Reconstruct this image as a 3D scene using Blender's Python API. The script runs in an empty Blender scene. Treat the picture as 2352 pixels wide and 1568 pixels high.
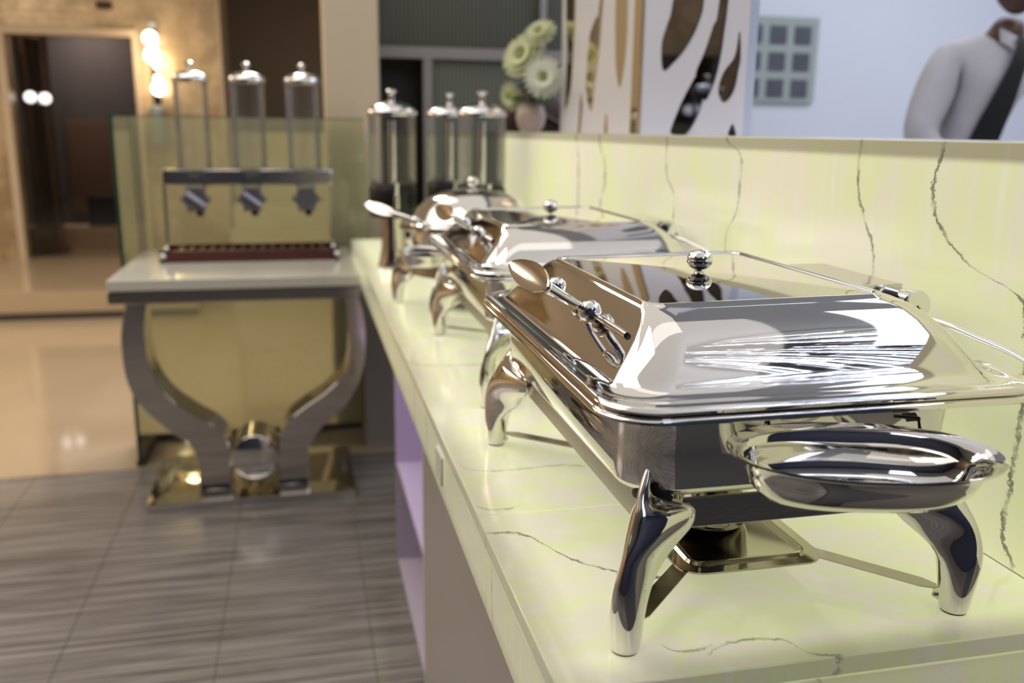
import bpy, bmesh, math, random
from mathutils import Vector, Matrix
random.seed(7)
S = bpy.context.scene
C = S.collection
PI = math.pi
CT = 0.90                                   # counter top height

# ------------------------------------------------------------------ camera, exposure
def set_camera():
    p, y, r = .22999, .22777, .01196
    cp, sp, cy, sy, cr, sr = math.cos(p), math.sin(p), math.cos(y), math.sin(y), math.cos(r), math.sin(r)
    f = Vector((sy*cp, cy*cp, -sp)); rt = Vector((cy, -sy, 0)); up = rt.cross(f)
    rt, up = rt*cr+up*sr, -rt*sr+up*cr
    cam = bpy.data.cameras.new('camera'); o = bpy.data.objects.new('camera', cam); C.objects.link(o)
    m = Matrix((rt, up, -f)).transposed().to_4x4(); m.translation = (0, 0, 1.35)
    o.matrix_world = m
    cam.sensor_width = 36; cam.lens = 2073*36/2352; cam.clip_start = .02
    cam.dof.use_dof = True; cam.dof.focus_distance = .93; cam.dof.aperture_fstop = 3.7
    S.camera = o
set_camera()
vs = S.view_settings
vs.view_transform = 'Standard'; vs.look = 'None'; vs.gamma = 1; vs.use_curve_mapping = False
vs.exposure = 0.0
S.cycles.use_denoising = True
S.cycles.max_bounces = 9; S.cycles.glossy_bounces = 6; S.cycles.transparent_max_bounces = 12
S.cycles.transmission_bounces = 6; S.cycles.diffuse_bounces = 3
S.cycles.caustics_refractive = False; S.cycles.caustics_reflective = False
S.cycles.sample_clamp_indirect = 6; S.cycles.blur_glossy = .4
w = bpy.data.worlds.new('world'); S.world = w; w.use_nodes = True
w.node_tree.nodes['Background'].inputs[0].default_value = (.8, .85, 1, 1)
w.node_tree.nodes['Background'].inputs[1].default_value = .15

def area(name, loc, rot, size, power, col, sy=None):
    l = bpy.data.lights.new(name, 'AREA'); l.energy = power; l.color = col
    l.shape = 'RECTANGLE'; l.size = size; l.size_y = sy or size
    o = bpy.data.objects.new(name, l); C.objects.link(o); o.location = loc; o.rotation_euler = rot
    return o
area('area_lamp_cool', (3.3, 3.2, 2.95), (0, 0, 0), 2.0, 40, (.84, .90, 1))
area('area_lamp_white', (0.1, .5, 2.95), (0, 0, 0), 2.6, 10, (1, .95, .9))
area('area_lamp_warm', (-3.4, 5.6, 2.95), (0, 0, 0), 2.0, 74, (1, .86, .68))
area('area_lamp_hall', (-2.0, 2.2, 2.96), (0, 0, 0), 2.8, 40, (1, .90, .80))

area('area_fill_back', (.30, 5.1, 2.95), (0, 0, 0), 1.3, 70, (1, .92, .78))  # added fill, no fixture: brightens floor and walls behind the glass screen
area('area_fill_person', (2.6, 1.2, 2.95), (0, 0, 0), 1.6, 20, (.92, .94, 1))  # unseen fill light added to brighten the person from the front
area('area_fill_console', (-.35, 2.6, 2.97), (0, 0, 0), 2.6, 13, (1, .94, .84))  # added fill that lifts the dark glass behind the console table

# ------------------------------------------------------------------ materials
MATS = {}
def nm(name):
    m = bpy.data.materials.new(name); m.use_nodes = True
    MATS[name] = m
    return m, m.node_tree, m.node_tree.nodes['Principled BSDF']
def N(nt, t, **kw):
    n = nt.nodes.new(t)
    for k, v in kw.items():
        if k.startswith('i_'):
            kk = k[2:]; kk = int(kk) if kk.isdigit() else kk
            n.inputs[kk].default_value = v
        else: setattr(n, k, v)
    return n
def lk(nt, a, b): nt.links.new(a, b)
def math_(nt, op, a, b=None, c=None, clamp=False):
    n = nt.nodes.new('ShaderNodeMath'); n.operation = op; n.use_clamp = clamp
    for i, v in enumerate((a, b, c)):
        if v is None: continue
        if isinstance(v, (int, float)): n.inputs[i].default_value = v
        else: nt.links.new(v, n.inputs[i])
    return n.outputs[0]
def mapr(nt, v, a, b, c=0, d=1, smooth=True):
    n = nt.nodes.new('ShaderNodeMapRange'); n.interpolation_type = 'SMOOTHSTEP' if smooth else 'LINEAR'
    nt.links.new(v, n.inputs[0])
    for i, x in enumerate((a, b, c, d)): n.inputs[i+1].default_value = x
    return n.outputs[0]
def mixc(nt, f, a, b):
    n = nt.nodes.new('ShaderNodeMix'); n.data_type = 'RGBA'
    for s, v in ((n.inputs[0], f), (n.inputs[6], a), (n.inputs[7], b)):
        if isinstance(v, (int, float)): s.default_value = v
        elif isinstance(v, tuple): s.default_value = v if len(v) == 4 else (*v, 1)
        else: nt.links.new(v, s)
    return n.outputs[2]
def noise(nt, vec, scale, detail=3, rough=.5, dist=0):
    n = nt.nodes.new('ShaderNodeTexNoise'); n.inputs['Scale'].default_value = scale
    n.inputs['Detail'].default_value = detail; n.inputs['Roughness'].default_value = rough
    n.inputs['Distortion'].default_value = dist
    nt.links.new(vec, n.inputs['Vector']); return n.outputs[0]
def scaled(nt, vec, s):
    n = nt.nodes.new('ShaderNodeMapping'); n.inputs['Scale'].default_value = s
    nt.links.new(vec, n.inputs[0]); return n.outputs[0]
def geo(nt): return nt.nodes.new('ShaderNodeNewGeometry').outputs['Position']
def objc(nt): return nt.nodes.new('ShaderNodeTexCoord').outputs['Object']
def bump(nt, b, h, strength, dist=.001):
    n = nt.nodes.new('ShaderNodeBump'); n.inputs['Strength'].default_value = strength; n.inputs['Distance'].default_value = dist
    nt.links.new(h, n.inputs['Height']); nt.links.new(n.outputs[0], b.inputs['Normal'])
def metal(name, col, rough, bmp=0, bs=(1, 1, 1), sc=40, aniso=0):
    m, nt, b = nm(name)
    b.inputs['Base Color'].default_value = (*col, 1); b.inputs['Metallic'].default_value = 1
    b.inputs['Roughness'].default_value = rough
    if aniso: b.inputs['Anisotropic'].default_value = aniso
    h = noise(nt, scaled(nt, objc(nt), bs), sc, 3)
    if bmp: bump(nt, b, h, bmp, .0004)
    r = mapr(nt, h, .3, .7, rough*.8, rough*1.25); lk(nt, r, b.inputs['Roughness'])
    return m
def plain(name, col, rough=.5, metallic=0, var=.08, sc=8, coat=0, bmp=0, spec=.5):
    m, nt, b = nm(name)
    h = noise(nt, objc(nt), sc, 4)
    c = mixc(nt, h, tuple(x*(1-var) for x in col), tuple(min(1, x*(1+var)) for x in col))
    lk(nt, c, b.inputs['Base Color']); b.inputs['Roughness'].default_value = rough
    b.inputs['Metallic'].default_value = metallic; b.inputs['Coat Weight'].default_value = coat
    b.inputs['Specular IOR Level'].default_value = spec
    if bmp: bump(nt, b, h, bmp, .002)
    return m
def emis(name, col, st):
    m, nt, b = nm(name)
    b.inputs['Base Color'].default_value = (*col, 1)
    b.inputs['Emission Color'].default_value = (*col, 1); b.inputs['Emission Strength'].default_value = st
    return m
def thin_glass(name, tint, rough=.0, milk=0, milkcol=(.6, .6, .5), refl=1.0):
    m, nt, b = nm(name); nt.nodes.remove(b)
    out = nt.nodes['Material Output']
    tr = N(nt, 'ShaderNodeBsdfTransparent', i_0=(*tint, 1)); gl = N(nt, 'ShaderNodeBsdfGlossy', i_0=(1, 1, 1, 1)); gl.inputs[1].default_value = rough
    fr = N(nt, 'ShaderNodeFresnel'); fr.inputs[0].default_value = 1.45
    f = math_(nt, 'MULTIPLY', fr.outputs[0], refl, clamp=True)
    base = tr.outputs[0]
    if milk:
        df0 = N(nt, 'ShaderNodeBsdfDiffuse', i_0=(*milkcol, 1)); df1 = N(nt, 'ShaderNodeBsdfTranslucent', i_0=(*milkcol, 1)); df = N(nt, 'ShaderNodeMixShader'); lk(nt, df0.outputs[0], df.inputs[1]); lk(nt, df1.outputs[0], df.inputs[2]); mx0 = N(nt, 'ShaderNodeMixShader')
        mx0.inputs[0].default_value = milk; lk(nt, base, mx0.inputs[1]); lk(nt, df.outputs[0], mx0.inputs[2]); base = mx0.outputs[0]
    mx = N(nt, 'ShaderNodeMixShader'); lk(nt, f, mx.inputs[0]); lk(nt, base, mx.inputs[1]); lk(nt, gl.outputs[0], mx.inputs[2])
    lk(nt, mx.outputs[0], out.inputs[0])
    return m

def curve_vein(nt, uu, vv, pts, width, nz, rough_amp):
    """line u = f(v) through pts [(v,u)...], as a 0..1 mask"""
    pts = sorted(pts); v0, v1 = pts[0][0], pts[-1][0]; us = [p[1] for p in pts]; a, b = min(us)-.001, max(us)+.001
    fc = nt.nodes.new('ShaderNodeFloatCurve'); cu = fc.mapping.curves[0]
    P = [((p[0]-v0)/(v1-v0), (p[1]-a)/(b-a)) for p in pts]
    cu.points[0].location = P[0]; cu.points[1].location = P[-1]
    for q in P[1:-1]: cu.points.new(*q)
    fc.mapping.update()
    t = math_(nt, 'DIVIDE', math_(nt, 'SUBTRACT', vv, v0), v1-v0)
    nt.links.new(math_(nt, 'MAXIMUM', math_(nt, 'MINIMUM', t, 1.), 0.), fc.inputs[1])
    f = math_(nt, 'MULTIPLY_ADD', fc.outputs[0], b-a, a)
    f = math_(nt, 'MULTIPLY_ADD', nz, rough_amp*1.6, f)
    d = math_(nt, 'ABSOLUTE', math_(nt, 'SUBTRACT', uu, f))
    m = mapr(nt, d, width*.35, width*1.35, 1, 0)
    inside = math_(nt, 'MULTIPLY', mapr(nt, t, -.03, .02), mapr(nt, t, .97, 1.03, 1, 0))
    return math_(nt, 'MULTIPLY', m, inside)

def onyx(name, kind):
    m, nt, b = nm(name)
    pos = geo(nt); sep = N(nt, 'ShaderNodeSeparateXYZ'); lk(nt, pos, sep.inputs[0]); X, Y, Z = sep.outputs
    if kind == 'top':
        cl = noise(nt, scaled(nt, pos, (14, 22, 1)), 1, 5, .55, .6)
        cl2 = noise(nt, scaled(nt, pos, (40, 60, 1)), 1, 3, .5, .3)
    elif kind == 'back':
        cl = noise(nt, scaled(nt, pos, (1, 9, 6)), 1, 5, .55, .5)
        cl2 = noise(nt, scaled(nt, pos, (1, 60, 6)), 1, 3)
    else:
        cl = noise(nt, scaled(nt, pos, (30, 60, 5)), 1, 4, .5, .3)
        cl2 = noise(nt, scaled(nt, pos, (60, 150, 8)), 1, 3)
    cream = (.77, .73, .55); green = (.75, .785, .42); pale = (.80, .82, .66)
    c = mixc(nt, mapr(nt, cl, .38, .62), cream, green)
    c = mixc(nt, mapr(nt, cl2, .52, .78, 0, .6), c, pale)
    jit = math_(nt, 'SUBTRACT', noise(nt, pos, 70, 6, .8), .5)
    jit2 = math_(nt, 'SUBTRACT', noise(nt, pos, 160, 3, .7), .5)
    J = math_(nt, 'ADD', jit, math_(nt, 'MULTIPLY', jit2, .5))
    V = []
    if kind == 'back':
        for pts, wd, am in (
            ([(1.345, .922), (1.333, .924), (1.281, .931), (1.242, .908), (1.225, .885), (1.209, .855), (1.200, .822), (1.193, .794), (1.181, .773), (1.14, .762), (1.09, .756), (1.039, .756), (.987, .757), (.936, .757), (.907, .738)], .0034, .014),
            ([(1.345, 1.083), (1.298, 1.083), (1.243, 1.061), (1.175, 1.03), (1.05, 1.06)], .0030, .012),
            ([(1.345, 1.480), (1.337, 1.477), (1.304, 1.418), (1.231, 1.42), (1.16, 1.459), (1.05, 1.43)], .0034, .014),
            ([(1.345, 1.745), (1.275, 1.742), (1.226, 1.698), (1.166, 1.694), (1.0, 1.72)], .0032, .014),
            ([(1.345, 2.39), (1.169, 2.341), (1.0, 2.38)], .006, .02),
            ([(1.345, 2.18), (1.32, 2.172), (1.248, 2.124), (1.183, 2.15), (1.0, 2.2)], .005, .02)):
            V.append(curve_vein(nt, Y, Z, pts, wd, J, am))
    elif kind == 'top':
        for pts, wd, am, k in (
            ([(.190, .937), (.225, .930), (.248, .897), (.263, .864), (.296, .829), (.34, .80), (.40, .83)], .0028, .012, 1),
            ([(.196, 1.20), (.198, 1.150), (.23, 1.128), (.266, 1.126), (.33, 1.13), (.40, 1.10)], .003, .012, .55),
            ([(.194, 1.018), (.22, 1.0), (.25, 1.01)], .0025, .01, .6),
            ([(.295, .73), (.300, .68), (.322, .665), (.345, .672)][1:], .002, .008, .6),
            ([(.335, .658), (.373, .672), (.412, .664), (.424, .640), (.45, .632)], .002, .008, .75),
            ([(.20, 1.73), (.316, 1.69), (.45, 1.70), (.6, 1.68)], .004, .02, .5)):
            V.append(math_(nt, 'MULTIPLY', curve_vein(nt, Y, X, pts, wd, J, am), k))
    else:
        for yv, wd, k in ((.90, .003, .5), (1.62, .004, .6), (1.45, .005, .5)):
            pts = [(.80, yv-.012), (.85, yv+.004), (.905, yv)]
            V.append(math_(nt, 'MULTIPLY', curve_vein(nt, Y, Z, pts, wd, J, .012), k))
        pts = [(.18, .0), (.42, .0)]
        pts = [(.800, .455), (.85, .437), (.905, .424)]
        V.append(math_(nt, 'MULTIPLY', curve_vein(nt, X, Z, pts, .003, J, .012), .8))
    v = V[0]
    for q in V[1:]: v = math_(nt, 'MAXIMUM', v, q)
    brk = mapr(nt, noise(nt, pos, 30, 3), .36, .55, .35, 1)
    v = math_(nt, 'MULTIPLY', v, brk)
    c2 = mixc(nt, math_(nt, 'MULTIPLY', v, .93), c, (.085, .075, .05))
    lk(nt, mixc(nt, .35, c2, (.8, .8, .74)), b.inputs['Base Color'])
    lk(nt, c2, b.inputs['Emission Color'])
    st = {'top': .56, 'back': .52, 'apron': .30}[kind]
    # the lamps sit inside the hollow box: the joined edges of the slabs pass no light
    if kind == 'top':
        e = math_(nt, 'MULTIPLY', mapr(nt, X, .189, .245, .30, 1), mapr(nt, Y, .63, .675, .35, 1))
    elif kind == 'back':
        e = mapr(nt, Z, 1.318, 1.328, 1, .10)
    else:
        e = math_(nt, 'MULTIPLY', mapr(nt, Z, .868, .90, 1, .45), mapr(nt, Z, .80, .83, .6, 1))
    lk(nt, math_(nt, 'MULTIPLY', e, st), b.inputs['Emission Strength'])
    b.inputs['Roughness'].default_value = .12 if kind != 'back' else .2
    return m

def grey_tile():
    m, nt, b = nm('grey_striated_porcelain')
    p = geo(nt)
    a = noise(nt, scaled(nt, p, (1.6, 55, 1)), 1, 5, .65, .25); c = noise(nt, scaled(nt, p, (3.5, 190, 1)), 1, 3, .6)
    col = mixc(nt, mapr(nt, a, .38, .62), (.135, .124, .118), (.335, .315, .30))
    col = mixc(nt, mapr(nt, c, .5, .8, 0, .5), col, (.40, .37, .34))
    lk(nt, col, b.inputs['Base Color']); b.inputs['Roughness'].default_value = .16
    return m
def fluted(name, col):
    m, nt, b = nm(name)
    p = geo(nt); wv = nt.nodes.new('ShaderNodeTexWave'); wv.inputs['Scale'].default_value = 16; wv.bands_direction = 'X'
    lk(nt, p, wv.inputs[0])
    c = mixc(nt, wv.outputs[1], tuple(x*.75 for x in col), tuple(x*1.2 for x in col))
    lk(nt, c, b.inputs['Base Color']); b.inputs['Roughness'].default_value = .22
    bump(nt, b, wv.outputs[1], .6, .004)
    return m
def mosaic():
    m, nt, b = nm('gold_mosaic')
    p = geo(nt); vo = nt.nodes.new('ShaderNodeTexVoronoi'); vo.inputs['Scale'].default_value = 16; vo.inputs['Randomness'].default_value = .3
    lk(nt, p, vo.inputs[0])
    c = mixc(nt, vo.outputs[0], (.50, .37, .22), (.78, .62, .42))
    n2 = noise(nt, p, 2.2, 4, .6); c = mixc(nt, mapr(nt, n2, .42, .60, 0, .8), c, (.36, .27, .16))
    lk(nt, c, b.inputs['Base Color']); b.inputs['Roughness'].default_value = .28; b.inputs['Metallic'].default_value = .25
    bump(nt, b, vo.outputs[0], .5, .004)
    return m
def wood(name, a, bcol, rough=.25):
    m, nt, b = nm(name)
    h = noise(nt, scaled(nt, objc(nt), (3, 40, 40)), 1, 4, .6, .5)
    lk(nt, mixc(nt, h, a, bcol), b.inputs['Base Color']); b.inputs['Roughness'].default_value = rough
    b.inputs['Coat Weight'].default_value = .4
    return m
def fabric(name, col):
    m, nt, b = nm(name)
    wv = nt.nodes.new('ShaderNodeTexWave'); wv.inputs['Scale'].default_value = 60
    lk(nt, objc(nt), wv.inputs[0])
    h = noise(nt, objc(nt), 9, 4)
    c = mixc(nt, h, tuple(x*.92 for x in col), tuple(min(1, x*1.05) for x in col))
    lk(nt, mixc(nt, math_(nt, 'MULTIPLY', wv.outputs[1], .08), c, (.3, .3, .36)), b.inputs['Base Color']); b.inputs['Roughness'].default_value = .8
    bump(nt, b, h, .5, .02)
    return m

steel = metal('polished_steel', (.76, .745, .73), .035, .08, (1, 1, 1), 14)
chrome = metal('chrome', (.84, .84, .85), .035)
brushed = metal('brushed_steel', (.60, .58, .56), .22, .08, (2, 60, 60), 12, .5)
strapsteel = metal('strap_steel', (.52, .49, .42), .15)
traysteel = metal('tray_steel_dark_reflection', (.46, .43, .35), .10, .08, (1, 1, 1), 20)  # steel darkened to stand in for the pan's dark underside reflected in it
satin = metal('satin_steel', (.72, .71, .70), .12, .1, (1, 1, 1), 20)
darkchrome = metal('table_chrome', (.62, .58, .55), .07, .04, (1, 1, 1), 5)
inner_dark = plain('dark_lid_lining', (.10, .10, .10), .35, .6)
rubber = plain('black_rubber', (.012, .012, .012), .6)
blackm = plain('black_metal', (.02, .02, .02), .35, .5)
onyx_top, onyx_back, onyx_apron = onyx('backlit_onyx_top', 'top'), onyx('backlit_onyx_back', 'back'), onyx('backlit_onyx_apron', 'apron')
plaster = plain('white_filler', (.78, .78, .70), .7, bmp=.4, sc=40)
lilac = plain('lilac_lacquer', (.62, .55, .70), .35, var=.02)
greige = plain('greige_lacquer', (.52, .50, .46), .3, var=.02)
white_l = plain('white_lacquer', (.74, .73, .70), .25, var=.02)
panel_white = plain('white_panel_lacquer', (.78, .77, .80), .35, var=.01)
mirror = metal('mirror', (.74, .74, .74), .02)
goldmirror = metal('bronze_mirror', (.74, .58, .36), .05)
mirror_darkened = metal('mirror_dark_reflection', (.065, .08, .12), .03)  # mirror coloured dark in place of the dark surroundings it would reflect
panel_white_coollit = plain('white_panel_cool_light_tint', (.70, .76, .96), .35, var=.01)  # same white lacquer; the blue tint stands in for cool light on it
darkmirror = metal('smoked_mirror', (.20, .19, .20), .06)
kwall = plain('pale_blue_wall', (.72, .74, .82), .5, var=.02, sc=2)
ceilm = plain('ceiling_paint', (.78, .78, .78), .8, var=.02)
backm = plain('navy_wall', (.028, .032, .065), .5)
pillarm = plain('beige_paint', (.62, .51, .38), .5, var=.03, sc=2)
brownm = plain('brown_paint', (.135, .095, .065), .55, var=.04, sc=2)
creamf = plain('cream_marble', (.50, .39, .27), .07, var=.10, sc=2.5)
darkstrip = plain('dark_strip', (.06, .05, .05), .4)
ctop = plain('cream_stone', (.66, .64, .56), .10, var=.03, sc=6)
tile = grey_tile()
grout = plain('grout', (.17, .15, .13), .8)
gold = mosaic()
flute = fluted('fluted_glass', (.095, .095, .072))
flute2 = fluted('fluted_glass_light', (.15, .155, .125))
alu = plain('grey_frame', (.30, .27, .26), .35, .2)
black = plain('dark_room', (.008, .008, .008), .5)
rose = wood('rosewood', (.035, .006, .005), (.10, .018, .012))
glass_milk = thin_glass('pale_green_glass', (.90, .93, .80), 0, .28, (.84, .82, .64), 1.0)
glass_edge = plain('green_glass_edge', (.03, .07, .05), .1)
acryl = thin_glass('clear_acrylic', (.93, .94, .94), 0, .04, (.7,.7,.7), refl=.85)
lidglass = thin_glass('lid_glass', (.30, .32, .33), 0, 0, refl=2.2)
board_m = plain('pale_green_board', (.36, .40, .38), .6, var=.02)
photo_m = plain('dark_photo_print', (.085, .085, .11), .4, var=.3, sc=6)
skin = plain('dark_skin', (.10, .045, .028), .45, var=.15, sc=12)
shirt_m = fabric('white_shirt_cotton', (.62, .59, .62))
tie_m = plain('black_tie', (.008, .008, .008), .7)
trouser_m = plain('black_trousers', (.02, .02, .025), .8)
hair_m = plain('black_hair', (.01, .008, .007), .8)
petal_m = plain('white_petals', (.80, .84, .72), .6, var=.05)
petal_g = plain('cream_green_petals', (.62, .66, .40), .6, var=.1)
core_m = plain('yellow_green_core', (.35, .42, .08), .7)
leaf_m = plain('green_leaf', (.05, .12, .03), .5)
vase_m = plain('pale_pink_ceramic', (.55, .44, .40), .3)
bag_m = plain('dark_brown_leather', (.035, .012, .008), .45)
strap_m = plain('tan_leather', (.16, .09, .06), .5)
bulb_warm = emis('warm_bulb', (1, .80, .55), 10)
bulb_cool = emis('cool_bulb', (.80, .86, 1), 26)
panel_em = emis('ceiling_light_diffuser', (1, .97, .93), 1.7)
panel_cool = emis('cool_light_diffuser', (.84, .90, 1), 2.2)
blind_m = plain('brown_blind', (.20, .125, .08), .6)
dark_col = metal('dark_chrome_column', (.22, .18, .16), .15)

# ------------------------------------------------------------------ mesh helpers
def link(name, me, mat, parent=None, smooth=True, loc=None):
    o = bpy.data.objects.new(name, me); C.objects.link(o)
    if mat:
        for x in (mat if isinstance(mat, (list, tuple)) else [mat]): me.materials.append(x)
    if parent: o.parent = parent
    if loc: o.location = loc
    if smooth:
        me.polygons.foreach_set('use_smooth', [True]*len(me.polygons))
        try: me.set_sharp_from_angle(angle=math.radians(smooth if smooth is not True else 40))
        except Exception: pass
    return o
class MB:
    def __init__(s): s.v = []; s.f = []
    def add(s, v, f):
        n = len(s.v); s.v += [tuple(p) for p in v]; s.f += [[i+n for i in q] for q in f]; return s
    def box(s, x0, x1, y0, y1, z0, z1):
        v = [(x, y, z) for x in (x0, x1) for y in (y0, y1) for z in (z0, z1)]
        return s.add(v, [(0, 1, 3, 2), (4, 6, 7, 5), (0, 4, 5, 1), (2, 3, 7, 6), (0, 2, 6, 4), (1, 5, 7, 3)])
    def loft(s, rings, cap0=True, cap1=True):
        n = len(rings[0]); v = [p for r in rings for p in r]; f = []
        for k in range(len(rings)-1):
            for i in range(n):
                j = (i+1) % n; f.append((k*n+i, k*n+j, (k+1)*n+j, (k+1)*n+i))
        if cap0: f.append(tuple(range(n))[::-1])
        if cap1: f.append(tuple((len(rings)-1)*n+i for i in range(n)))
        return s.add(v, f)
    def tube(s, path, rad, n=12, flat=1.0):
        P = [Vector(p) for p in path]; R = rad if isinstance(rad, (list, tuple)) else [rad]*len(P)
        rings = []; up = None
        for i, p in enumerate(P):
            d = (P[min(i+1, len(P)-1)]-P[max(i-1, 0)]).normalized()
            if up is None:
                up = Vector((0, 0, 1)) if abs(d.z) < .9 else Vector((1, 0, 0))
            a = d.cross(up).normalized(); up = a.cross(d).normalized()
            rings.append([tuple(p+(a*math.cos(t)+up*math.sin(t)*flat)*R[i]) for t in [2*PI*k/n for k in range(n)]])
        return s.loft(rings)
    def lathe(s, prof, n=32, o=(0, 0, 0), ax='z', cap=True):
        rings = []
        for r, h in prof:
            r = max(r, 1e-5); ring = []
            for k in range(n):
                t = 2*PI*k/n; a, b = r*math.cos(t), r*math.sin(t)
                ring.append({'z': (o[0]+a, o[1]+b, o[2]+h), 'y': (o[0]+b, o[1]+h, o[2]+a), 'x': (o[0]+h, o[1]+a, o[2]+b)}[ax])
            rings.append(ring)
        return s.loft(rings, cap, cap)
    def ball(s, c, r, n=20, sz=1.0):
        return s.lathe([(r*math.sin(PI*k/12), -r*sz*math.cos(PI*k/12)) for k in range(13)], n, c)
    def prism(s, pts, fn, t0, t1):          # pts 2D, fn(u, v, t) -> xyz
        n = len(pts)
        s.add([fn(u, v, t0) for u, v in pts]+[fn(u, v, t1) for u, v in pts],
              [tuple(range(n))[::-1], tuple(range(n, 2*n))]+[(i, (i+1) % n, n+(i+1) % n, n+i) for i in range(n)])
        return s
    def build(s, name, mat, parent=None, smooth=True, loc=None):
        me = bpy.data.meshes.new(name); me.from_pydata(s.v, [], s.f)
        bm = bmesh.new(); bm.from_mesh(me); bmesh.ops.recalc_face_normals(bm, faces=bm.faces); bm.to_mesh(me); bm.free()
        return link(name, me, mat, parent, smooth, loc)
def bevel(o, w=.003, seg=2):
    m = o.modifiers.new('bevel', 'BEVEL'); m.width = w; m.segments = seg; m.limit_method = 'ANGLE'; m.harden_normals = False
    return o
def rr(x0, x1, y0, y1, r, z, n=8):
    pts = []
    for cx, cy, a in ((x1-r, y1-r, 0), (x0+r, y1-r, PI/2), (x0+r, y0+r, PI), (x1-r, y0+r, 1.5*PI)):
        for k in range(n+1):
            t = a+PI/2*k/n; pts.append((cx+r*math.cos(t), cy+r*math.sin(t), z))
    return pts
def ell(cx, cy, rx, ry, z, n=48, e=2.0):
    out = []
    for k in range(n):
        t = 2*PI*k/n; c, s_ = math.cos(t), math.sin(t)
        out.append((cx+rx*math.copysign(abs(c)**(2/e), c), cy+ry*math.copysign(abs(s_)**(2/e), s_), z))
    return out
def smoothpath(P, n=6):
    P = [Vector(p) for p in P]; out = []
    for i in range(len(P)-1):
        a, b, c, d = P[max(i-1, 0)], P[i], P[i+1], P[min(i+2, len(P)-1)]
        for k in range(n):
            t = k/n
            out.append(.5*((2*b)+(c-a)*t+(2*a-5*b+4*c-d)*t*t+(3*b-a-3*c+d)*t**3))
    out.append(P[-1]); return out
def thing(name, label, cat, loc=(0, 0, 0), rz=0, group=None):
    o = bpy.data.objects.new(name, None); C.objects.link(o); o.location = loc; o.rotation_euler = (0, 0, rz)
    o.empty_display_size = .05
    return tag(o, label, cat, group)
def tag(o, label, cat, group=None):
    o['label'] = label; o['category'] = cat
    if group: o['group'] = group
    return o
def struct(o, label=None):
    o['kind'] = 'structure'
    if label: o['label'] = label
    return o
def copy_tree(o, parent=None):
    c = o.copy(); C.objects.link(c); c.parent = parent
    for ch in list(o.children): copy_tree(ch, c)
    return c
def box(name, dims, mat, parent=None, bv=.0, smooth=True):
    o = MB().box(*dims).build(name, mat, parent, smooth)
    if bv: bevel(o, bv)
    return o

# ------------------------------------------------------------------ room shell
YG = 3.68
fl = struct(box('floor', (-4.5, 4.5, -3.5, YG, -.06, -.004), grout))
tw, tl = .4, .8
tm = {}
k = 0
xs = [.136-.4*i for i in range(11)][::-1]
for j in range(6):
    y1 = YG-tl*j; y0 = y1-tl
    for i in range(len(xs)-1):
        MBo = None
        o = bpy.data.objects.new('tile', tm['m']) if 'm' in tm else None
        if o is None:
            o = MB().box(.0012, tw-.0012, .0012, tl-.0012, -.004, 0).build('tile', tile, fl, False); tm['m'] = o.data
        else: C.objects.link(o); o.parent = fl
        o.location = (xs[i], y0, 0)
o = bpy.data.objects.new('tile', tm['m'])
for j in range(6):
    o = bpy.data.objects.new('tile', tm['m']); C.objects.link(o); o.parent = fl; o.location = (.136, YG-tl*(j+1), 0)
struct(box('floor_hall', (-4.5, 4.5, YG, 9.8, -.06, 0), creamf))
struct(box('floor_service', (.56, 4.5, -3.5, YG, -.004, .02), plain('dark_service_tile', (.10, .095, .09), .35)))
struct(box('trim_1', (-4.5, -.78, 6.86, 9.6, .0, .2), creamf))
struct(box('platform_shadow_strip', (-4.5, -.78, 6.84, 6.86, 0, .05), darkstrip))  # dark strip modelled where the foot of the riser lies in shadow
struct(box('ceiling', (-4.5, 4.5, -3.5, 9.8, 3.0, 3.1), ceilm))
struct(box('wall_left', (-4.6, -4.5, -3.5, 9.8, 0, 3), gold))
struct(box('wall_right', (4.5, 4.6, -3.5, 9.8, 0, 3), kwall))
struct(box('wall_rear', (-4.5, 4.5, -2.2, -2.1, 0, 3), backm))
# gold mosaic wall with the mirror niche, recess and brown wall behind
gw = MB(); gw.box(-4.5, -2.36, 8.6, 8.75, .2, 3).box(-2.36, -1.36, 8.6, 8.75, 2.08, 3).box(-1.36, -.66, 8.6, 8.75, .2, 3)
struct(gw.build('wall_mosaic', gold, None, False))
struct(box('wall_mosaic_side', (-.66, -.64, 8.6, 9.6, 0, 3), pillarm))
struct(box('wall_recess', (-.66, 1.4, 9.6, 9.7, 0, 3), brownm))
struct(box('wall_niche', (-2.6, -1.1, 9.5, 9.6, .1, 2.4), plain('grey_brown_paint', (.09, .085, .09), .5)))
st = MB(); st.box(-.62, .60, 8.3, 9.6, 0, .46).box(-.62, .60, 8.6, 9.6, .46, .66).box(-.62, .60, 8.9, 9.6, .66, 1.30)
struct(st.build('trim_5', plain('pale_cream_stone', (.66, .60, .42), .3), None, False), 'stepped pale cream stone ledge in front of the brown wall')
struct(box('pillar', (.115, .345, 4.12, 4.5, 0, 3), pillarm))
struct(box('wall_kitchen', (1.32, 4.5, 5.0, 5.1, 0, 3), kwall))
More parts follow.
